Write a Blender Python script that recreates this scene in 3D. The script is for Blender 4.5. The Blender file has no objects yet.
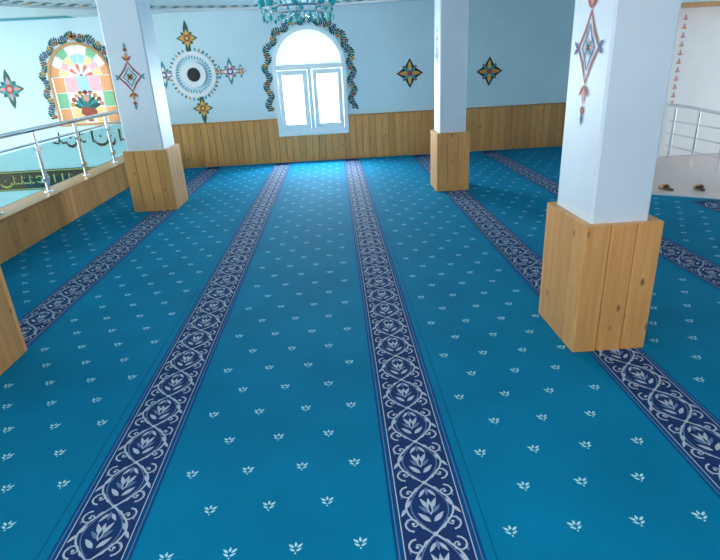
import bpy, math, random
from mathutils import Vector, Matrix
random.seed(4)
PI=math.pi
# ------------------------------------------------------------------ helpers
def new_mat(name, col, rough=0.6, metal=0.0, spec=0.5, sheen=0.0, noise=0.0, nscale=5.0, bump=0.0, bscale=200.0, emit=None, estr=0.0):
    m=bpy.data.materials.new(name); m.use_nodes=True
    nt=m.node_tree; b=nt.nodes['Principled BSDF']
    b.inputs['Base Color'].default_value=(*col,1); b.inputs['Roughness'].default_value=rough
    b.inputs['Metallic'].default_value=metal; b.inputs['Specular IOR Level'].default_value=spec
    if sheen:
        b.inputs['Sheen Weight'].default_value=sheen; b.inputs['Sheen Roughness'].default_value=0.4
        b.inputs['Sheen Tint'].default_value=(0.05,0.75,1.0,1)
    tc=nt.nodes.new('ShaderNodeTexCoord')
    n=nt.nodes.new('ShaderNodeTexNoise'); n.inputs['Scale'].default_value=nscale; n.inputs['Detail'].default_value=4
    nt.links.new(tc.outputs['Object'],n.inputs['Vector'])
    r=nt.nodes.new('ShaderNodeValToRGB'); r.color_ramp.elements[0].position=0.3; r.color_ramp.elements[1].position=0.7
    a=1-noise; c=1+noise*0.5
    r.color_ramp.elements[0].color=(col[0]*a,col[1]*a,col[2]*a,1)
    r.color_ramp.elements[1].color=(min(1,col[0]*c),min(1,col[1]*c),min(1,col[2]*c),1)
    nt.links.new(n.outputs['Fac'],r.inputs['Fac']); nt.links.new(r.outputs['Color'],b.inputs['Base Color'])
    if bump:
        n2=nt.nodes.new('ShaderNodeTexNoise'); n2.inputs['Scale'].default_value=bscale
        nt.links.new(tc.outputs['Object'],n2.inputs['Vector'])
        bp=nt.nodes.new('ShaderNodeBump'); bp.inputs['Strength'].default_value=bump; bp.inputs['Distance'].default_value=0.01
        nt.links.new(n2.outputs['Fac'],bp.inputs['Height']); nt.links.new(bp.outputs['Normal'],b.inputs['Normal'])
    if emit: b.inputs['Emission Color'].default_value=(*emit,1); b.inputs['Emission Strength'].default_value=estr
    return m

def wood_mat(name, c1, c2, knot=(0.30,0.12,0.045)):
    m=bpy.data.materials.new(name); m.use_nodes=True; nt=m.node_tree; L=nt.links.new
    b=nt.nodes['Principled BSDF']; b.inputs['Roughness'].default_value=0.36
    tc=nt.nodes.new('ShaderNodeTexCoord'); geo=nt.nodes.new('ShaderNodeNewGeometry')
    mul=nt.nodes.new('ShaderNodeVectorMath'); mul.operation='SCALE'; mul.inputs[0].default_value=(37.0,19.0,53.0)
    L(geo.outputs['Random Per Island'],mul.inputs['Scale'])
    add=nt.nodes.new('ShaderNodeVectorMath'); add.operation='ADD'
    L(tc.outputs['Object'],add.inputs[0]); L(mul.outputs[0],add.inputs[1])
    mp=nt.nodes.new('ShaderNodeMapping'); mp.inputs['Scale'].default_value=(22,22,1.3); L(add.outputs[0],mp.inputs['Vector'])
    n=nt.nodes.new('ShaderNodeTexNoise'); n.inputs['Scale'].default_value=1.6; n.inputs['Detail'].default_value=6; n.inputs['Distortion'].default_value=0.6
    L(mp.outputs[0],n.inputs['Vector'])
    r=nt.nodes.new('ShaderNodeValToRGB'); r.color_ramp.elements[0].position=0.25; r.color_ramp.elements[1].position=0.75
    r.color_ramp.elements[0].color=(*c2,1); r.color_ramp.elements[1].color=(*c1,1); L(n.outputs['Fac'],r.inputs['Fac'])
    hs=nt.nodes.new('ShaderNodeHueSaturation')
    mr=nt.nodes.new('ShaderNodeMapRange'); mr.inputs['To Min'].default_value=0.84; mr.inputs['To Max'].default_value=1.12
    L(geo.outputs['Random Per Island'],mr.inputs['Value']); L(mr.outputs[0],hs.inputs['Value']); L(r.outputs['Color'],hs.inputs['Color'])
    mp2=nt.nodes.new('ShaderNodeMapping'); mp2.inputs['Scale'].default_value=(9,9,4.5); L(add.outputs[0],mp2.inputs['Vector'])
    v=nt.nodes.new('ShaderNodeTexVoronoi'); v.inputs['Scale'].default_value=0.9; L(mp2.outputs[0],v.inputs['Vector'])
    kr=nt.nodes.new('ShaderNodeValToRGB'); kr.color_ramp.elements[0].position=0.05; kr.color_ramp.elements[1].position=0.12
    kr.color_ramp.elements[0].color=(1,1,1,1); kr.color_ramp.elements[1].color=(0,0,0,1); L(v.outputs['Distance'],kr.inputs['Fac'])
    mx=nt.nodes.new('ShaderNodeMix'); mx.data_type='RGBA'; L(kr.outputs['Color'],mx.inputs['Factor'])
    L(hs.outputs['Color'],mx.inputs['A']); mx.inputs['B'].default_value=(*knot,1)
    L(mx.outputs['Result'],b.inputs['Base Color'])
    return m

class B:
    def __init__(s): s.v=[]; s.f=[]; s.m=[]; s.mats=[]
    def mi(s,mat):
        if mat not in s.mats: s.mats.append(mat)
        return s.mats.index(mat)
    def poly(s,pts,mat):
        k=len(s.v); s.v+= [tuple(p) for p in pts]; s.f.append(list(range(k,k+len(pts)))); s.m.append(s.mi(mat))
    def raw(s,vs,fs,mat):
        k=len(s.v); s.v+=[tuple(p) for p in vs]; i=s.mi(mat)
        for f in fs: s.f.append([k+a for a in f]); s.m.append(i)
    def box(s,x0,x1,y0,y1,z0,z1,mat):
        vs=[(x0,y0,z0),(x1,y0,z0),(x1,y1,z0),(x0,y1,z0),(x0,y0,z1),(x1,y0,z1),(x1,y1,z1),(x0,y1,z1)]
        s.raw(vs,[(3,2,1,0),(4,5,6,7),(0,1,5,4),(1,2,6,5),(2,3,7,6),(3,0,4,7)],mat)
    def prism(s,poly,F,d0,d1,mat):
        n=len(poly); vs=[F(u,v,d0) for u,v in poly]+[F(u,v,d1) for u,v in poly]
        fs=[list(range(n))[::-1],list(range(n,2*n))]+[(i,(i+1)%n,n+(i+1)%n,n+i) for i in range(n)]
        s.raw(vs,fs,mat)
    def ring(s,outer,inner,F,d0,d1,mat):
        n=len(outer)
        vs=[F(u,v,d0) for u,v in outer]+[F(u,v,d1) for u,v in outer]+[F(u,v,d0) for u,v in inner]+[F(u,v,d1) for u,v in inner]
        fs=[]
        for i in range(n):
            j=(i+1)%n
            fs+=[(i,j,n+j,n+i),(n+i,n+j,3*n+j,3*n+i),(2*n+j,2*n+i,3*n+i,3*n+j),(j,i,2*n+i,2*n+j)]
        s.raw(vs,fs,mat)
    def plank(s,F,u0,u1,v0,v1,d,mat,c=0.005):
        sec=[(u0,0),(u0,d-c),(u0+c,d),(u1-c,d),(u1,d-c),(u1,0)]
        n=6; vs=[F(u,v0,w) for u,w in sec]+[F(u,v1,w) for u,w in sec]
        fs=[list(range(n)),list(range(n,2*n))[::-1]]+[(i,n+i,n+(i+1)%n,(i+1)%n) for i in range(n)]
        s.raw(vs,fs,mat)
    def tube(s,path,r,mat,n=10,closed=False,cap=True):
        P=[Vector(p) for p in path]; N=len(P); rings=[]
        for i,p in enumerate(P):
            if closed: t=P[(i+1)%N]-P[i-1]
            else: t=P[min(i+1,N-1)]-P[max(i-1,0)]
            t.normalize(); a=Vector((0,0,1)) if abs(t.z)<0.9 else Vector((1,0,0))
            e1=t.cross(a).normalized(); e2=t.cross(e1)
            rr=r[i] if isinstance(r,(list,tuple)) else r
            rings.append([p+e1*rr*math.cos(2*PI*k/n)+e2*rr*math.sin(2*PI*k/n) for k in range(n)])
        vs=[q for R in rings for q in R]; fs=[]
        for i in range(N if closed else N-1):
            j=(i+1)%N
            for k in range(n): fs.append((i*n+k,i*n+(k+1)%n,j*n+(k+1)%n,j*n+k))
        if not closed and cap: fs+= [list(range(n))[::-1],[(N-1)*n+k for k in range(n)]]
        s.raw(vs,fs,mat)
    def lathe(s,prof,c,mat,n=24):
        vs=[];fs=[]
        for r,z in prof:
            for k in range(n): vs.append((c[0]+r*math.cos(2*PI*k/n),c[1]+r*math.sin(2*PI*k/n),c[2]+z))
        for i in range(len(prof)-1):
            for k in range(n): fs.append((i*n+k,i*n+(k+1)%n,(i+1)*n+(k+1)%n,(i+1)*n+k))
        s.raw(vs,fs,mat)
    # flat shapes in a frame
    def fpoly(s,pts,F,d,mat): s.poly([F(u,v,d) for u,v in pts],mat)
    def petal(s,u,v,ang,l,w,F,d,mat,n=5):
        pts=[]
        prof=[(i/n, math.sin(PI*(i/n)**0.8)) for i in range(n+1)]
        ca,sa=math.cos(ang),math.sin(ang)
        for t,k in prof: a=t*l; b=k*w/2; pts.append((u+ca*a-sa*b, v+sa*a+ca*b))
        for t,k in prof[1:-1][::-1]: a=t*l; b=-k*w/2; pts.append((u+ca*a-sa*b, v+sa*a+ca*b))
        s.fpoly(pts[::-1],F,d,mat)
    def disc(s,u,v,r,F,d,mat,n=14,ry=None):
        ry=ry or r
        s.fpoly([(u+r*math.cos(2*PI*k/n),v+ry*math.sin(2*PI*k/n)) for k in range(n)],F,d,mat)
    def ribbon(s,pts,w,F,d,mat,closed=False):
        n=len(pts); L=[];R=[]
        for i in range(n):
            a=pts[(i-1)%n] if (closed or i>0) else pts[0]; b=pts[(i+1)%n] if (closed or i<n-1) else pts[-1]
            tx,ty=b[0]-a[0],b[1]-a[1]; q=math.hypot(tx,ty) or 1; tx/=q;ty/=q
            ww=w[i] if isinstance(w,(list,tuple)) else w
            L.append((pts[i][0]-ty*ww/2,pts[i][1]+tx*ww/2)); R.append((pts[i][0]+ty*ww/2,pts[i][1]-tx*ww/2))
        vs=[F(*p,d) for p in L]+[F(*p,d) for p in R]
        fs=[(n+i,n+(i+1)%n,(i+1)%n,i) for i in range(n if closed else n-1)]
        s.raw(vs,fs,mat)
    def done(s,name,parent=None,smooth=False):
        me=bpy.data.meshes.new(name); me.from_pydata(s.v,[],s.f)
        for m in s.mats: me.materials.append(m)
        me.polygons.foreach_set('material_index',s.m)
        if smooth: me.polygons.foreach_set('use_smooth',[True]*len(s.f))
        me.update(); o=bpy.data.objects.new(name,me); bpy.context.scene.collection.objects.link(o)
        if parent: o.parent=parent
        return o
def empty(name):
    o=bpy.data.objects.new(name,None); bpy.context.scene.collection.objects.link(o); return o
def frame(o,r,n,up=(0,0,1)):
    o=Vector(o); r=Vector(r).normalized(); n=Vector(n).normalized(); up=Vector(up)
    return lambda u,v,d: o+r*u+up*v+n*d

# ------------------------------------------------------------------ materials
M_wall=new_mat('wall_paint',(0.63,0.83,0.91),0.6,noise=0.04,nscale=2,bump=0.05,bscale=60)
M_wall2=new_mat('landing_paint',(0.86,0.84,0.84),0.6,noise=0.03)
M_ceil=new_mat('ceiling_paint',(0.68,0.82,0.84),0.7,noise=0.03)
M_teal=new_mat('ceiling_teal',(0.08,0.38,0.46),0.7,noise=0.05)
M_col=new_mat('column_paint',(0.70,0.80,0.90),0.5,noise=0.04,nscale=3)
M_wood=wood_mat('pine_planks',(0.80,0.41,0.145),(0.64,0.28,0.08))
M_woodd=wood_mat('pine_trim',(0.66,0.33,0.11),(0.48,0.21,0.06))
M_car=new_mat('carpet_field',(0.000,0.185,0.350),0.85,spec=0.06,sheen=0.10,noise=0.14,nscale=2.2,bump=0.4,bscale=350)
M_navy=new_mat('carpet_navy',(0.012,0.038,0.14),0.85,spec=0.08,sheen=0.04,noise=0.15,nscale=6,bump=0.4,bscale=350)
M_edge=new_mat('carpet_edge',(0.001,0.075,0.235),0.85,spec=0.06,sheen=0.06,noise=0.15,nscale=6,bump=0.4,bscale=350)
M_pale=new_mat('carpet_pale',(0.42,0.49,0.59),0.85,spec=0.2,noise=0.1,nscale=40)
M_mid=new_mat('carpet_mid_blue',(0.12,0.20,0.36),0.85,spec=0.2,noise=0.1,nscale=40)
M_mot=new_mat('carpet_motif',(0.38,0.74,0.84),0.85,spec=0.2,noise=0.1,nscale=40)
M_seam=new_mat('carpet_seam',(0.001,0.10,0.20),0.9,spec=0.05)
M_slab=new_mat('slab',(0.55,0.55,0.55),0.8,noise=0.1)
M_tile=new_mat('landing_tile',(0.66,0.53,0.50),0.35,noise=0.08,nscale=8)
M_pvc=new_mat('window_pvc',(0.80,0.92,0.96),0.35)
M_steel=new_mat('steel',(0.75,0.78,0.80),0.22,metal=1.0)
M_black=new_mat('black',(0.012,0.014,0.016),0.5)
M_red=new_mat('paint_red',(0.42,0.07,0.04),0.6,noise=0.1)
M_or=new_mat('paint_orange',(0.70,0.33,0.07),0.6,noise=0.1)
M_yel=new_mat('paint_yellow',(0.72,0.52,0.12),0.6,noise=0.1)
M_grn=new_mat('paint_green',(0.02,0.12,0.10),0.6,noise=0.1)
M_tq=new_mat('paint_turquoise',(0.04,0.33,0.38),0.6,noise=0.1)
M_blu=new_mat('paint_blue',(0.03,0.10,0.33),0.6,noise=0.1)
M_gold=new_mat('gold_text',(0.60,0.55,0.15),0.5)
M_pink=new_mat('paint_pink',(0.66,0.32,0.32),0.6)
M_wht=new_mat('white_plastic',(0.85,0.88,0.9),0.4)
M_hall=new_mat('hall_floor',(0.05,0.22,0.26),0.8,noise=0.1)

def glass_mat(name,col,fac_t=0.85,transl=0.0):
    m=bpy.data.materials.new(name); m.use_nodes=True; nt=m.node_tree; nt.nodes.clear(); L=nt.links.new
    out=nt.nodes.new('ShaderNodeOutputMaterial'); t=nt.nodes.new('ShaderNodeBsdfTransparent'); t.inputs[0].default_value=(*col,1)
    g=nt.nodes.new('ShaderNodeBsdfGlossy'); g.inputs['Roughness'].default_value=0.05
    mx=nt.nodes.new('ShaderNodeMixShader'); mx.inputs[0].default_value=1-fac_t
    L(t.outputs[0],mx.inputs[1]); L(g.outputs[0],mx.inputs[2])
    src=mx
    if transl:
        tr=nt.nodes.new('ShaderNodeBsdfTranslucent'); tr.inputs[0].default_value=(*col,1)
        m2=nt.nodes.new('ShaderNodeMixShader'); m2.inputs[0].default_value=transl
        L(mx.outputs[0],m2.inputs[1]); L(tr.outputs[0],m2.inputs[2]); src=m2
    L(src.outputs[0],out.inputs[0]); return m
M_glass=glass_mat('window_glass',(0.97,0.99,1.0),0.94)
M_frost=glass_mat('arch_glass',(0.042,0.058,0.063),0.97,0.35)
M_rglass=glass_mat('railing_glass',(0.68,0.84,0.84),0.88)
def stain(n,c): return glass_mat(n,tuple(q*0.50 for q in c),0.97,0.9)
S_y=stain('stained_yellow',(0.42,0.33,0.16)); S_o=stain('stained_orange',(0.40,0.21,0.10)); S_p=stain('stained_pink',(0.42,0.24,0.26))
S_b=stain('stained_blue',(0.18,0.32,0.38)); S_g=stain('stained_green',(0.12,0.28,0.16)); S_r=stain('stained_red',(0.34,0.08,0.06)); S_w=stain('stained_white',(0.45,0.45,0.38))
M_cry=new_mat('turquoise_crystal',(0.01,0.46,0.50),0.08,spec=0.9); M_cry2=new_mat('clear_crystal',(0.50,0.88,0.90),0.05,spec=1.0)

# ------------------------------------------------------------------ back wall frame
YW=9.70
W=frame((0,YW,0),(1,0,0),(0,-1,0))
CE=2.47
def arch(cx,hw,z0,zs,n=20,ry=None):
    ry=ry or hw
    return [(cx-hw,z0),(cx+hw,z0)]+[(cx+hw*math.cos(PI*i/n),zs+ry*math.sin(PI*i/n)) for i in range(n+1)]
def back_wall():
    b=B(); cuts=[(-0.37,0.57,0.53,1.575),(-4.15,0.50,0.84,1.60)]
    t=-0.25
    def blk(u0,u1,v0,v1): b.prism([(u0,v0),(u1,v0),(u1,v1),(u0,v1)],W,0,t,M_wall)
    blk(-9.5,-4.65,-3,CE); blk(-3.65,-0.94,-3,CE); blk(0.20,4.12,-3,CE)
    for cx,hw,z0,zs in cuts:
        blk(cx-hw,cx+hw,-3,z0)
        n=20; arc=[(cx+hw*math.cos(PI*i/n),zs+hw*math.sin(PI*i/n)) for i in range(n+1)]
        for i in range(n):
            (a,c),(d,e)=arc[i],arc[i+1]
            b.prism([(a,c),(a,CE),(d,CE),(d,e)],W,0,t,M_wall)
    return b.done('wall_back')
back_wall()

# window ---------------------------------------------------------
def main_window():
    P=empty('window_1'); b=B(); cx=-0.37
    b.ring(arch(cx,0.615,0.48,1.575),arch(cx,0.545,0.56,1.575),W,0.001,0.035,M_pvc)
    b.ring(arch(cx,0.568,0.532,1.575),arch(cx,0.545,0.56,1.575),W,-0.10,0.001,M_pvc)
    b.prism([(cx-0.55,1.52),(cx+0.55,1.52),(cx+0.55,1.60),(cx-0.55,1.60)],W,-0.09,0.025,M_pvc)
    b.prism([(cx-0.035,0.56),(cx+0.035,0.56),(cx+0.035,1.52),(cx-0.035,1.52)],W,-0.09,0.025,M_pvc)
    for s in(-1,1):
        a,c=sorted((cx+s*0.04,cx+s*0.54))
        o=[(a,0.565),(c,0.565),(c,1.515),(a,1.515)]; i=[(a+0.08,0.645),(c-0.08,0.645),(c-0.08,1.44),(a+0.08,1.44)]
        b.ring(o,i,W,-0.06,0.045,M_pvc)
    b.prism([(cx-0.61,0.452),(cx+0.61,0.452),(cx+0.61,0.48),(cx-0.61,0.48)],W,0.001,0.075,M_pvc)
    b.prism([(cx+0.06,1.0),(cx+0.085,1.0),(cx+0.085,1.12),(cx+0.06,1.12)],W,0.045,0.07,M_wht)
    b.prism([(cx+0.062,1.0),(cx+0.083,1.0),(cx+0.083,1.02),(cx+0.062,1.02)],W,0.07,0.085,M_wht)
    o=b.done('frame',P)
    g=B()
    for s in(-1,1):
        a,c=sorted((cx+s*0.115,cx+s*0.465)); g.fpoly([(a,0.64),(c,0.64),(c,1.445),(a,1.445)],W,-0.01,M_glass)
    g.fpoly([(cx+0.55*math.cos(PI*i/24),1.595+0.53*math.sin(PI*i/24)) for i in range(25)],W,-0.03,M_frost)
    g.done('panes',P)
main_window()

def stained_window():
    P=empty('window_2'); b=B(); cx=-4.15; hw=0.52
    b.ring(arch(cx,hw,0.82,1.60),arch(cx,hw-0.04,0.86,1.60),W,0.001,0.03,M_woodd)
    g=B()
    n=8
    zc=1.60
    cr=[[S_r,S_w]*4,[S_y,S_p,S_y,S_b,S_b,S_y,S_p,S_y],[S_o,S_w,S_g,S_w,S_w,S_g,S_w,S_o]]
    for ri,(r0,r1) in enumerate([(0.0,0.2),(0.2,0.34),(0.34,0.485)]):
        for i in range(n):
            a0,a1=PI*i/n,PI*(i+1)/n
            pts=[(cx+r*math.cos(a),zc+r*math.sin(a)) for r,a in ((r0,a0),(r1,a0),(r1,(a0+a1)/2),(r1,a1),(r0,a1))]
            if r0==0: pts=pts[:4]
            g.fpoly(pts,W,-0.03,cr[ri][i])
            b.ribbon([(cx+r0*math.cos(a0),zc+r0*math.sin(a0)),(cx+r1*math.cos(a0),zc+r1*math.sin(a0))],0.016,W,-0.02,M_wht)
        b.ribbon([(cx+r1*math.cos(PI*i/16),zc+r1*math.sin(PI*i/16)) for i in range(17)],0.018,W,-0.019,M_wht)
    grid=[[S_o,S_g,S_o],[S_y,S_w,S_p],[S_w,S_w,S_b],[S_y,S_w,S_p],[S_o,S_g,S_o]]
    for i in range(5):
        u0=cx-0.48+0.192*i
        for j in range(3):
            v0=0.86+0.2467*j
            g.fpoly([(u0,v0),(u0+0.192,v0),(u0+0.192,v0+0.2467),(u0,v0+0.2467)],W,-0.03,grid[i][j])
    for i in (1,4): b.ribbon([(cx-0.48+0.192*i,0.86),(cx-0.48+0.192*i,1.6)],0.018,W,-0.02,M_wht)
    for v in(1.107,1.353,1.6): b.ribbon([(cx-0.48,v),(cx+0.48,v)] if v>1.2 else [(cx-0.48,v),(cx-0.29,v)],0.016,W,-0.018,M_wht)
    b.ribbon([(cx+0.29,1.107),(cx+0.48,1.107)],0.016,W,-0.018,M_wht)
    g2=B()
    g2.fpoly([(cx-0.05,0.88),(cx+0.05,0.88),(cx+0.03,0.93),(cx+0.14,1.02),(cx+0.10,1.12),(cx-0.10,1.12),(cx-0.14,1.02),(cx-0.03,0.93)],W,-0.024,M_red)
    for i in range(9):
        a=PI*(0.08+0.84*i/8); g2.petal(cx,1.10,a,0.27,0.08,W,-0.022-0.0003*i,[M_grn,M_tq][i%2])
        g2.disc(cx+0.25*math.cos(a),1.10+0.25*math.sin(a),0.04,W,-0.018,[M_pink,M_red,M_or][i%3],8)
    g2.disc(cx,1.26,0.06,W,-0.017,M_pink,10); g2.disc(cx,1.26,0.03,W,-0.016,M_yel,8)
    b.done('frame',P); g.done('panes',P); g2.done('vase_motif',P)
stained_window()

# painted garlands round the windows ------------------------------
def garland(cx,hw,z0,zs,name,gap=0.03,wid=0.13):
    b=B(); hw2=hw+gap+wid/2; path=[]
    st=0.035
    z=z0
    while z<zs: path.append((cx-hw2,z,PI/2)); z+=st
    L=PI*hw2; n=int(L/st)
    for i in range(n+1):
        a=PI-PI*i/n; path.append((cx+hw2*math.cos(a),zs+hw2*math.sin(a),a-PI/2))
    z=zs
    while z>z0: z-=st; path.append((cx+hw2,z,-PI/2))
    pts=[]
    for i,(u,v,t) in enumerate(path):
        o=math.sin(i*0.75)*wid*0.28; pts.append((u-math.sin(t)*o,v+math.cos(t)*o))
    b.ribbon(pts,0.012,W,0.003,M_grn)
    for i,(u,v,t) in enumerate(path):
        o=math.sin(i*0.75)*wid*0.28; pu,pv=u-math.sin(t)*o,v+math.cos(t)*o
        s=1 if math.sin(i*0.75)>0 else -1
        b.petal(pu,pv,t+s*1.0,0.075,0.032,W,0.004,M_grn); b.petal(pu,pv,t-s*1.3,0.070,0.028,W,0.0045,[M_grn,M_black][i%2])
        if i%4==1:
            fu,fv=u+math.sin(t)*o*1.0,v-math.cos(t)*o*1.0
            c=[M_red,M_blu,M_or][(i//4)%3]
            for k in range(5): b.petal(fu,fv,k*2*PI/5+t,0.040,0.030,W,0.0055,c)
            b.disc(fu,fv,0.010,W,0.0065,M_yel,6)
    top=zs+hw+gap+wid*0.4
    for k in range(5): b.petal(cx,top,PI/2+(k-2)*0.55,0.11 if k==2 else 0.085,0.035,W,0.007,[M_red,M_or,M_grn,M_or,M_red][k])
    return b.done(name)
garland(-0.37,0.615,0.88,1.575,'painted_garland')
garland(-4.15,0.52,0.95,1.60,'painted_garland',0.02,0.11)

# painted ornaments -------------------------------------------------
def medallion(b,u,v,F,s=1.0,pal=None,tall=1.25,d=0.003):
    p=pal or [M_grn,M_red,M_yel,M_tq]
    for k in range(8):
        a=k*PI/4; l=(0.16*tall if k in(2,6) else 0.15 if k in(0,4) else 0.11)*s
        b.petal(u,v,a,l,0.075*s,F,d,p[0])
    for k in range(8):
        a=k*PI/4+PI/8; b.petal(u,v,a,0.10*s,0.045*s,F,d+0.001,p[1])
    for k in range(4):
        a=k*PI/2; b.petal(u+0.035*s*math.cos(a),v+0.035*s*math.sin(a),a,0.085*s,0.035*s,F,d+0.002,p[2])
    b.disc(u,v,0.045*s,F,d+0.003,p[3],12); b.disc(u,v,0.024*s,F,d+0.004,p[2],10)
def small_star(b,u,v,F,s=1.0,rot=0):
    d=0.003
    b.fpoly([(u-0.19*s,v),(u-0.07*s,v-0.08*s),(u,v-0.20*s),(u+0.07*s,v-0.08*s),(u+0.19*s,v),(u+0.07*s,v+0.08*s),(u,v+0.20*s),(u-0.07*s,v+0.08*s)],F,d,M_black)
    for k in range(4):
        a=k*PI/2; b.petal(u,v,a,0.16*s,0.060*s,F,d+0.001,M_yel if k%2 else M_or)
        b.petal(u,v,a+PI/4,0.12*s,0.05*s,F,d+0.0015,M_tq); b.disc(u+0.12*s*math.cos(a+PI/4),v+0.12*s*math.sin(a+PI/4),0.018*s,F,d+0.001,M_red,8)
    b.disc(u,v,0.038*s,F,d+0.003,M_red,10)
b=B(); small_star(b,1.33,1.37,W,1.2); b.done('painted_star')
b=B(); small_star(b,2.70,1.33,W,1.2); b.done('painted_star')
b=B(); medallion(b,-5.35,1.46,W,1.6,[M_grn,M_tq,M_pink,M_red]); b.done('painted_medallion')

# loudspeaker roundel
P=empty('wall_loudspeaker'); b=B(); su,sv=-2.29,1.53
n=32
circ=lambda r:[(su+r*math.cos(2*PI*k/n),sv+r*math.sin(2*PI*k/n)) for k in range(n)]
b.ring(circ(0.36),circ(0.30),W,0.001,0.02,M_wht)
b.ring(circ(0.20),circ(0.11),W,0.001,0.05,M_wht)
b.done('housing',P)
b=B(); b.prism(circ(0.112),W,0.001,0.03,M_black); b.prism(circ(0.04),W,0.03,0.045,M_black); b.done('cone',P)
b=B()
medallion(b,su-0.03,sv+0.56,W,1.15,[M_grn,M_or,M_yel,M_red],1.5); medallion(b,su+0.06,sv-0.54,W,1.15,[M_grn,M_or,M_yel,M_red],1.5)
medallion(b,su+0.60,sv+0.02,W,1.15,[M_tq,M_pink,M_wht,M_blu],1.2); medallion(b,su-0.50,sv+0.02,W,1.15,[M_tq,M_pink,M_wht,M_blu],1.2)
for s in(-1,1): medallion(b,su+0.60+s*0.18,sv+0.02,W,0.6,[M_tq,M_or,M_wht,M_red],1.2)
for k in range(36):
    a=2*PI*k/36; b.petal(su+0.365*math.cos(a),sv+0.365*math.sin(a),a,0.06,0.03,W,0.002,[M_grn,M_or,M_tq][k%3])
    b.petal(su+0.29*math.cos(a),sv+0.29*math.sin(a),a+PI,0.05,0.02,W,0.002,M_tq)
b.done('painted_rosettes',P)

# calligraphy --------------------------------------------------------
def calligraphy(b,u0,u1,z,h,F,mat,d,seed,wd):
    rnd=random.Random(seed); u=u1
    while u>u0+h*0.3:
        w=h*rnd.uniform(0.45,0.95); k=rnd.choice('abcd')
        if k=='a': b.ribbon([(u-w*0.2,z+h*0.5),(u-w*0.25,z-h*0.15),(u-w*0.2,z-h*0.3)],[wd*1.2,wd,wd*0.5],F,d,mat)
        elif k=='b':
            pts=[(u-w*0.5+w*0.5*math.cos(t),z-h*0.1+h*0.35*math.sin(t)) for t in [PI*0.05-PI*1.05*i/9 for i in range(10)]]
            b.ribbon(pts,[wd*(0.4+1.1*math.sin(PI*i/9)) for i in range(10)],F,d,mat); b.disc(u-w*0.5,z+h*0.12,wd*0.6,F,d,mat,6)
        elif k=='c':
            pts=[(u-w*0.4+w*0.35*math.cos(t),z+h*0.1+h*0.28*math.sin(t)) for t in [PI*0.9-PI*1.7*i/10 for i in range(11)]]
            b.ribbon(pts,wd,F,d,mat)
        else:
            b.ribbon([(u,z-h*0.15),(u-w*0.3,z-h*0.22),(u-w*0.5,z+0.0),(u-w*0.6,z-h*0.22),(u-w,z-h*0.15)],wd,F,d,mat)
            b.ribbon([(u-w*0.55,z-h*0.1),(u-w*0.45,z+h*0.5)],wd*0.8,F,d,mat); b.disc(u-w*0.2,z+h*0.3,wd*0.5,F,d,mat,6)
        u-=w*0.95
b=B(); b.prism([(-9.4,-0.22),(-3.5,-0.22),(-3.5,0.12),(-9.4,0.12)],W,0.001,0.02,M_black)
for z in(-0.20,0.10): b.ribbon([(-9.4,z),(-3.5,z)],0.015,W,0.022,M_gold)
calligraphy(b,-9.3,-3.55,-0.06,0.20,W,M_gold,0.023,3,0.022); b.done('calligraphy_frieze')
b=B(); calligraphy(b,-4.75,-3.55,0.60,0.26,W,M_black,0.004,8,0.032); b.done('painted_calligraphy')

# ------------------------------------------------------------------ wainscot
WP=frame((0,YW-0.001,0),(1,0,0),(0,-1,0))
def wains(u0,u1,h):
    b=B(); u=u0
    while u<u1-0.01:
        w=min(0.115,u1-u)
        b.plank(WP,u+0.0015,u+w-0.0015,0.0035,h,0.034,M_wood,0.008)
        u+=w
    if h>0.6: b.prism([(u0,h),(u1,h),(u1,h+0.022),(u0,h+0.022)],W,0.001,0.045,M_woodd)
    b.done('wainscot_back')
wains(-3.13,-0.99,0.73); wains(-0.988,0.248,0.447); wains(0.25,4.10,0.73)
b=B(); b.prism([(2.05,0.50),(2.20,0.50),(2.20,0.61),(2.05,0.61)],W,0.036,0.055,M_wht)
for q in(2.09,2.16): b.prism([(q-0.02,0.53),(q+0.02,0.53),(q+0.02,0.58),(q-0.02,0.58)],W,0.055,0.060,M_pvc)
b.done('wall_socket')

# ------------------------------------------------------------------ floor + carpet
CP=[(-3.2,-2.5),(5.98,-2.5),(5.98,4.08),(3.3,6.07),(4.1,7.6),(4.1,9.65),(-3.2,9.65)]
def inside(x,y,m=0.0):
    if x<-3.2+m or y<-2.5+m or x>5.98-m: return False
    if y>9.65-m: return False
    if x>4.1-m and y>4.0: return y< 6.07-(x-3.3)*0.7407-m
    if x>3.3 and y>6.07-(x-3.3)*0.7407-m:
        return x<3.3+(y-6.07)*0.523-m and x<4.1-m
    return True
b=B()
F0=frame((0,0,0),(1,0,0),(0,0,1),(0,1,0))
b.prism([(-3.4,-2.6),(8.2,-2.6),(8.2,9.69),(-3.4,9.69)],F0,-0.30,-0.012,M_slab)
b.done('floor')
b=B(); b.prism([(x,y) for x,y in CP],F0,-0.012,0.0,M_car)
bands=[0.26+1.215*k for k in range(-2,5)]
def ymax(x):
    y=9.64
    if x>3.3: y=6.07-(x-3.3)*0.7407-0.15
    return y
Lp=0.25
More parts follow.
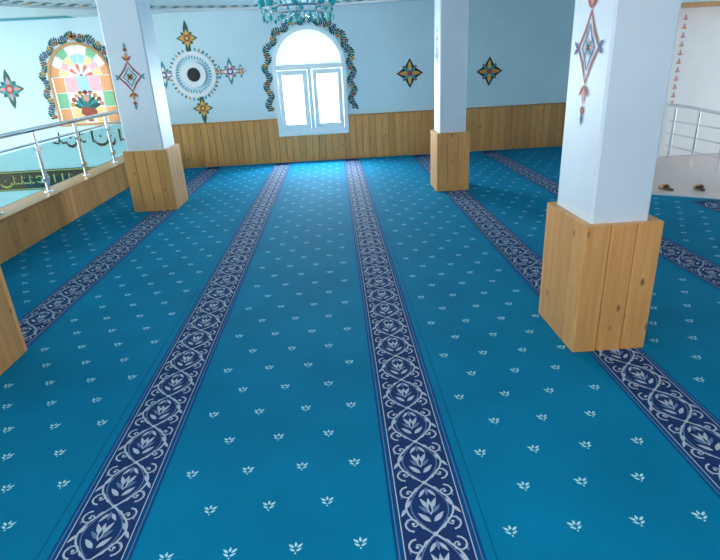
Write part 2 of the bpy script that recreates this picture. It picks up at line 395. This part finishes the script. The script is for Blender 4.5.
for bx in bands:
    y0,y1=-2.4,ymax(bx)
    Fb=frame((bx,0,0),(1,0,0),(0,0,1),(0,1,0))
    b.fpoly([(-0.150,y0),(0.150,y0),(0.150,y1),(-0.150,y1)],Fb,0.0008,M_edge)
    b.fpoly([(-0.122,y0),(0.122,y0),(0.122,y1),(-0.122,y1)],Fb,0.0014,M_navy)
    for s in(-1,1):
        b.fpoly([(s*0.118-0.002,y0),(s*0.118+0.002,y0),(s*0.118+0.002,y1),(s*0.118-0.002,y1)],Fb,0.0020,M_pale)
        b.fpoly([(s*0.137-0.002,y0),(s*0.137+0.002,y0),(s*0.137+0.002,y1),(s*0.137-0.002,y1)],Fb,0.0014,M_mid)
    q=y0+0.05
    while q+Lp<y1:
        for s in(-1,1):
            b.ribbon([(s*0.088*math.sin(PI*i/14),q+Lp*i/14) for i in range(15)],0.0078,Fb,0.0020+0.0003*s,M_pale)
            b.ribbon([(s*0.070*math.sin(PI*i/14),q+Lp*i/14) for i in range(15)],0.0045,Fb,0.0018,M_mid)
            for sg in(-1,1):
                cu,cv=s*0.072,q+sg*0.050
                sp=[]
                for i in range(13):
                    a=-PI/2*sg+ s*sg*(i/12)*PI*2.1; r=0.034*(1-0.72*i/12)
                    sp.append((cu+r*math.cos(a),cv+r*math.sin(a)))
                b.ribbon(sp,[0.0080*(1-0.4*i/12) for i in range(13)],Fb,0.0028,M_pale)
                b.disc(cu,cv,0.007,Fb,0.0029,M_pale,6)
                b.petal(cu+s*0.022,cv,sg*PI/2+s*0.2,0.030,0.011,Fb,0.0027,M_mid)
                b.petal(s*0.030,q+sg*0.022,s*sg*0.9 if s>0 else PI+sg*-0.9*s*s,0.034,0.010,Fb,0.0027,M_pale)
            b.petal(s*0.006,q+0.055,PI/2-s*0.75,0.062,0.020,Fb,0.0026,M_pale)
            b.petal(s*0.004,q+0.095,PI/2-s*0.75,0.055,0.016,Fb,0.0026,M_mid)
            b.petal(s*0.004,q+0.115,PI/2-s*0.45,0.062,0.017,Fb,0.0027,M_pale)
            b.petal(s*0.006,q+0.215,-PI/2+s*0.6,0.048,0.014,Fb,0.0026,M_pale)
            b.petal(s*0.088,q+Lp/2,PI/2-s*2.6,0.045,0.014,Fb,0.0026,M_pale)
            b.petal(s*0.088,q+Lp/2,PI/2+s*0.5,0.045,0.014,Fb,0.0026,M_pale)
        b.petal(0,q+0.085,PI/2,0.085,0.024,Fb,0.0030,M_pale); b.petal(0,q+0.095,PI/2,0.045,0.011,Fb,0.0034,M_navy)
        b.petal(0,q+0.225,-PI/2,0.045,0.014,Fb,0.0030,M_mid)
        b.disc(0,q,0.010,Fb,0.0032,M_pale,8)
        q+=Lp
gx=0.226; ms=0.82
for fi in range(len(bands)+1):
    if fi==0: c=bands[0]-0.6075
    else: c=bands[fi-1]+0.6075
    r=0; y=-2.3
    while y<9.6:
        xs=[c+gx*(k-1.5) for k in range(4)] if r%2==0 else [c+gx*(k-1) for k in range(3)]
        for x in xs:
            if not inside(x,y,0.08): continue
            j=random.uniform(-0.004,0.004)
            Fm=frame((x+j,y,0),(1,0,0),(0,0,1),(0,1,0)); z=0.0012
            b.petal(0,0.004*ms,PI/2,0.027*ms,0.012*ms,Fm,z,M_mot,4)
            for s in(-1,1):
                b.petal(s*0.007*ms,0.0,PI/2-s*0.85,0.032*ms,0.013*ms,Fm,z,M_mot,4)
                b.petal(s*0.002*ms,-0.018*ms,PI/2-s*1.0,0.030*ms,0.011*ms,Fm,z,M_mot,4)
            b.petal(0,-0.022*ms,-PI/2,0.012*ms,0.008*ms,Fm,z,M_mot,4)
        y+=0.205; r+=1
for x in(0.26+0.185,-0.955-0.19+0.0,):
    b.fpoly([(x-0.002,-2.4),(x+0.002,-2.4),(x+0.002,9.6),(x-0.002,9.6)],F0,0.0006,M_seam)
for x0,x1,y in((-3.1,-1.12,3.95),(-0.79,0.1,4.12),(0.42,1.3,5.3)):
    b.fpoly([(x0,y-0.002),(x1,y-0.002),(x1,y+0.002),(x0,y+0.002)],F0,0.0006,M_seam)
b.done('patterned_carpet')
b=B()
b.prism([(3.34,6.085),(5.98,4.13),(8.2,4.13),(8.2,8.09),(4.34,8.09),(4.13,7.58)],F0,-0.012,-0.002,M_tile)
b.done('landing_tiles')
b=B(); b.tube([(3.3,6.08,0.002),(5.98,4.10,0.002)],0.012,M_steel,8); b.done('trim_1')
b=B(); b.box(-9.5,-3.4,-2.6,9.69,-3.1,-3.0,M_hall); b.done('hall_floor')
b=B(); b.box(-9.5,8.2,-2.8,-2.6,-3.0,CE,M_wall); b.done('wall_front')
b=B(); b.box(6.0,6.2,-2.6,4.05,0.0,CE,M_wall); b.done('wall_right')
b=B(); b.box(4.12,4.32,7.6,9.69,0.0,CE,M_wall); b.done('wall_recess')
b=B(); b.box(4.32,8.2,8.1,8.3,0.0,CE,M_wall2); b.done('wall_landing')
b=B(); b.box(4.33,8.2,7.85,8.095,2.10,CE,M_wall); b.box(4.33,8.2,7.82,8.095,2.05,2.10,M_woodd); b.done('trim_2')

# ceiling
b=B(); b.box(-9.5,8.2,-2.8,10.0,CE,CE+0.15,M_ceil)
b.done('ceiling')
Fc=frame((-0.4,5.15,CE),(1,0,0),(0,0,-1),(0,1,0))
def arcp(r,n=96): return [(r*math.cos(2*PI*k/n),r*math.sin(2*PI*k/n)) for k in range(n)]
b=B(); b.ring(arcp(4.46),arcp(4.38),Fc,0.0,0.03,M_wht)
b.fpoly([(-9,4.0),(-3.6,4.15),(-3.6,4.53),(-9,4.53)],Fc,0.003,M_teal)
for k in range(150):
    a=2*PI*k/150
    for s in(-1,1):
        u,v=4.25*math.cos(a),4.25*math.sin(a)
        b.petal(u,v,a+PI/2+s*0.7,0.15,0.05,Fc,0.004,[M_grn,M_tq,M_grn,M_or][k%4])
        u,v=4.08*math.cos(a),4.08*math.sin(a)
        b.petal(u,v,a+PI/2+s*0.4,0.15,0.05,Fc,0.004,M_grn)
b.done('ceiling_rosette_ring')

# ------------------------------------------------------------------ columns
def column(x0,x1,y0,y1,h=0.73,xr=0.042):
    P=empty('wood_clad_column'); ins=0.042; c=0.012
    b=B(); X0,X1,Y0,Y1=x0+ins,x1-xr,y0+ins,y1-ins
    pl=[(X0+c,Y0),(X1-c,Y0),(X1,Y0+c),(X1,Y1-c),(X1-c,Y1),(X0+c,Y1),(X0,Y1-c),(X0,Y0+c)]
    b.prism(pl,F0,0.0035,CE-0.001,M_col); b.done('shaft',P)
    b=B()
    def face(o,r,n,w,d=ins):
        F=frame(o,r,n); k=max(3,round(w/0.118)); ww=w/k
        for i in range(k): b.plank(F,i*ww+0.001,(i+1)*ww-0.001,0.0035,h,d,M_wood,0.007)
    face((x0,Y0,0),(1,0,0),(0,-1,0),x1-x0)
    face((x1,Y1,0),(-1,0,0),(0,1,0),x1-x0)
    face((X1,Y0,0),(0,1,0),(1,0,0),Y1-Y0,xr)
    face((X0,Y1,0),(0,-1,0),(-1,0,0),Y1-Y0)
    b.done('plank_cladding',P)
    return P
cR=column(1.235,1.645,2.55,3.08,0.73,0.062)
cM=column(1.235,1.645,6.66,7.12,0.72)
cL=column(-2.53,-2.01,6.55,7.12)
cN=column(-2.53,-2.005,2.50,3.04)
def col_orn(P,F,u,v,s=1.0,pal=None,asp=1.0):
    b=B(); p=pal or [M_red,M_blu,M_or,M_tq]; 
    def dia(w,h,mat,d,ww):
        b.ribbon([(u-w,v),(u-w*0.45,v+h*0.45),(u,v+h),(u+w*0.45,v+h*0.45),(u+w,v),(u+w*0.45,v-h*0.45),(u,v-h),(u-w*0.45,v-h*0.45)],ww,F,d,mat,True)
    dia(0.085*s*asp,0.15*s,p[0],0.003,0.018*s); dia(0.05*s*asp,0.095*s,p[1],0.003,0.012*s)
    for k in range(8): b.petal(u,v,k*PI/4,0.045*s,0.018*s,F,0.004,p[3] if k%2 else p[2])
    for sg in(-1,1):
        b.petal(u,v+sg*0.15*s,sg*PI/2,0.10*s,0.035*s,F,0.004,p[2])
        for q in(-1,1):
            b.petal(u,v+sg*0.16*s,sg*(PI/2+q*0.8),0.07*s,0.022*s,F,0.0045,p[0])
            b.petal(u+q*0.085*s*asp,v,(0 if q>0 else PI)+sg*0.6,0.05*s,0.02*s,F,0.0045,p[1])
        b.disc(u,v+sg*0.27*s,0.02*s,F,0.004,p[0],8); b.petal(u,v+sg*0.28*s,sg*PI/2,0.06*s,0.025*s,F,0.004,p[1])
    return b.done('painted_ornament',P)
col_orn(cL,frame((-2.53+0.042,6.55+0.042,0),(1,0,0),(0,-1,0)),0.21,1.55,1.05,[M_red,M_tq,M_or,M_grn],1.4)
col_orn(cR,frame((1.235+0.042,3.08-0.042,0),(0,-1,0),(-1,0,0)),0.22,1.57,1.1,[M_red,M_blu,M_pink,M_tq],1.2)
col_orn(cM,frame((1.235+0.042,7.12-0.042,0),(0,-1,0),(-1,0,0)),0.19,1.60,1.0,[M_red,M_tq,M_pink,M_tq])

# ------------------------------------------------------------------ left parapet + glass railing
b=B(); FL=frame((-3.2,0,0),(0,1,0),(1,0,0))
b.box(-3.42,-3.2,-2.5,9.69,0.004,0.36,M_slab)
y=-2.5
while y<9.64: b.plank(FL,y+0.001,min(y+0.114,9.65),0.0035,0.36,0.03,M_wood); y+=0.115
b.box(-3.45,-3.15,-2.5,9.65,0.36,0.385,M_woodd)
b.box(-3.47,-3.42,-2.5,9.69,-0.30,0.36,M_wall)
b.done('gallery_parapet')
P=empty('glass_railing'); b=B(); X=-3.30
ys=[-1.8+1.0*i for i in range(12)]
b.tube([(X,-2.3,1.07),(X,9.68,1.07)],0.026,M_steel,12)
b.tube([(X,-2.3,0.93),(X,9.68,0.93)],0.013,M_steel,8)
for y in ys:
    b.tube([(X,y,0.385),(X,y,1.05)],0.021,M_steel,10); b.lathe([(0.0,0.012),(0.045,0.010),(0.05,0.0)],(X,y,0.385),M_steel,14)
    for z in(0.50,0.84):
        for s in(-1,1): b.box(X-0.014,X+0.014,min(y+s*0.02,y+s*0.07),max(y+s*0.02,y+s*0.07),z,z+0.045,M_steel)
b.done('rails_and_posts',P)
g=B()
for y in ys[:-1]: g.box(X-0.004,X+0.004,y+0.05,y+0.95,0.43,0.90,M_rglass)
g.done('glass_panels',P)

# right stair railing
P=empty('stair_railing'); b=B(); X=5.0
b.tube([(X,8.07,0.76),(X,7.7,0.76),(X,6.9,0.72),(X,6.0,0.70),(X,5.3,0.70)],0.022,M_steel,10)
for z in(0.18,0.36,0.54): b.tube([(X,8.07,z),(X,5.3,z)],0.010,M_steel,8)
for y in(7.95,7.4,6.85,6.3,5.75,5.3): b.tube([(X,y,-0.001),(X,y,0.73)],0.016,M_steel,10)
b.done('rails_and_posts',P)
b=B(); Fl=frame((5.0,8.1,0),(1,0,0),(0,-1,0))
for i in range(11):
    z=0.75+i*0.115
    b.petal(0.02,z,PI/2,0.08,0.035,Fl,0.003,M_pink)
    for s in(-1,1): b.petal(0.02,z,PI/2+s*1.1,0.05,0.018,Fl,0.004,[M_pink,M_or][i%2])
b.done('painted_chain')

# slippers
M_slip=new_mat('slipper_sole',(0.12,0.07,0.05),0.7)
def slipper(x,y,rot):
    b=B(); n=20; ca,sa=math.cos(rot),math.sin(rot)
    F=lambda u,v,d: Vector((x+ca*u-sa*v,y+sa*u+ca*v,d-0.001))
    out=[]
    for k in range(n):
        a=2*PI*k/n; v=0.11*math.sin(a); w=0.042+0.009*math.sin(a)-0.007*math.cos(2*a); out.append((w*math.cos(a),v))
    b.prism(out,F,0.0,0.020,M_slip)
    vs=[];fs=[];m=10
    for i in range(5):
        v=0.00+0.085*i/4; h=0.042-0.018*(i/4)**2; w=0.047-0.012*(i/4)**2
        for k in range(m+1):
            a=PI*k/m; vs.append(F(w*math.cos(a),v,0.016+h*math.sin(a)))
    for i in range(4):
        for k in range(m): fs.append((i*(m+1)+k,i*(m+1)+k+1,(i+1)*(m+1)+k+1,(i+1)*(m+1)+k))
    b.raw(vs,fs,M_woodd); b.done('slipper')
slipper(3.86,6.08,0.2); slipper(4.20,5.98,-0.2)

# ------------------------------------------------------------------ chandelier
P=empty('chandelier'); b=B(); c=Vector((-0.35,7.0,0))
def circ3(r,z,n=40): return [(c.x+r*math.cos(2*PI*k/n),c.y+r*math.sin(2*PI*k/n),z) for k in range(n)]
b.tube(circ3(0.40,2.20),0.014,M_steel,8,True); b.tube(circ3(0.40,2.13),0.010,M_steel,8,True); b.tube(circ3(0.20,2.32),0.010,M_steel,8,True)
b.lathe([(0.0,0.0),(0.05,0.03),(0.035,0.09),(0.02,0.12),(0.012,0.36)],(c.x,c.y,2.10),M_steel,16)
b.lathe([(0.0,0.0),(0.07,0.0),(0.09,-0.03),(0.0,-0.045)],(c.x,c.y,CE),M_steel,16)
for k in range(8):
    a=2*PI*k/8; b.tube([(c.x,c.y,2.17),(c.x+0.2*math.cos(a),c.y+0.2*math.sin(a),2.11),(c.x+0.40*math.cos(a),c.y+0.40*math.sin(a),2.20)],0.008,M_steel,6)
    b.tube([(c.x+0.40*math.cos(a),c.y+0.40*math.sin(a),2.20),(c.x,c.y,2.45)],0.004,M_steel,5)
b.done('frame',P)
g=B()
for k in range(32):
    a=2*PI*k/32; x,y=c.x+0.41*math.cos(a),c.y+0.41*math.sin(a)
    g.lathe([(0.0,-0.06),(0.014,-0.035),(0.02,-0.01),(0.0,0.02)],(x,y,2.11),[M_cry,M_cry2][k%2],6)
    if k%4==0: g.lathe([(0.012,0.0),(0.035,0.02),(0.045,0.06),(0.038,0.10)],(x,y,2.20),M_cry,12)
    g.lathe([(0.0,-0.03),(0.016,0.0),(0.0,0.03)],(x,y,2.165),[M_cry2,M_cry][k%2],6)
for r,z,nn in((0.30,2.12,20),(0.20,2.28,14),(0.12,2.09,10)):
    for k in range(nn):
        a=2*PI*k/nn; g.lathe([(0.0,-0.04),(0.013,-0.02),(0.0,0.02)],(c.x+r*math.cos(a),c.y+r*math.sin(a),z),[M_cry,M_cry2][k%2],6)
g.done('crystals',P)

# ------------------------------------------------------------------ lights
w=bpy.data.worlds.new('sky'); bpy.context.scene.world=w; w.use_nodes=True
bg=w.node_tree.nodes['Background']; bg.inputs[0].default_value=(0.80,0.93,1.0,1); bg.inputs[1].default_value=2.6
def area(name,loc,target,sx,sy,e,col):
    l=bpy.data.lights.new(name,'AREA'); l.shape='RECTANGLE'; l.size=sx; l.size_y=sy; l.energy=e; l.color=col
    o=bpy.data.objects.new(name,l); bpy.context.scene.collection.objects.link(o); o.location=loc
    o.rotation_euler=(Vector(target)-Vector(loc)).to_track_quat('-Z','Y').to_euler(); return o
area('hall_window_light',(-8.5,4.5,1.9),(0,4,0.5),2.5,1.2,250,(1.0,0.92,0.82))
area('added_fill_light',(0.3,0.2,2.42),(0.6,3,0),3.5,1.5,105,(1.0,0.96,0.93))  # unseen soft fill added at ceiling height to brighten the gallery
def wp(u,v,d): return W(u,v,d)
area('window_daylight',wp(-0.45,1.55,-0.55),wp(-0.37,1.45,-0.55)+Vector((0.4,-1,-0.25)),1.4,1.8,1050,(0.80,0.94,1.0))
area('window_daylight',wp(-4.15,1.5,-0.5),wp(-4.15,1.3,0.5),1.5,1.8,45,(0.95,0.97,1.0))
bpy.context.scene.view_settings.view_transform='Standard'

# ------------------------------------------------------------------ camera (calibrated from vanishing points)
f=534.0
Yc=Vector((331-360,66-280,f)).normalized()
Dn=Vector((72,(f*f-29*72)/214.0,f)).normalized()
Zc=-Dn; Xc=Yc.cross(Zc).normalized(); Zc=Xc.cross(Yc)
right=Vector((Xc.x,Yc.x,Zc.x)); up=-Vector((Xc.y,Yc.y,Zc.y)); back=-Vector((Xc.z,Yc.z,Zc.z))
cam=bpy.data.cameras.new('camera'); co=bpy.data.objects.new('camera',cam); bpy.context.scene.collection.objects.link(co)
mw=Matrix(((right.x,up.x,back.x,0),(right.y,up.y,back.y,0),(right.z,up.z,back.z,1.55),(0,0,0,1)))
co.matrix_world=mw; cam.sensor_width=36; cam.lens=f/720*36; cam.clip_start=0.05
bpy.context.scene.camera=co
print('DONE')
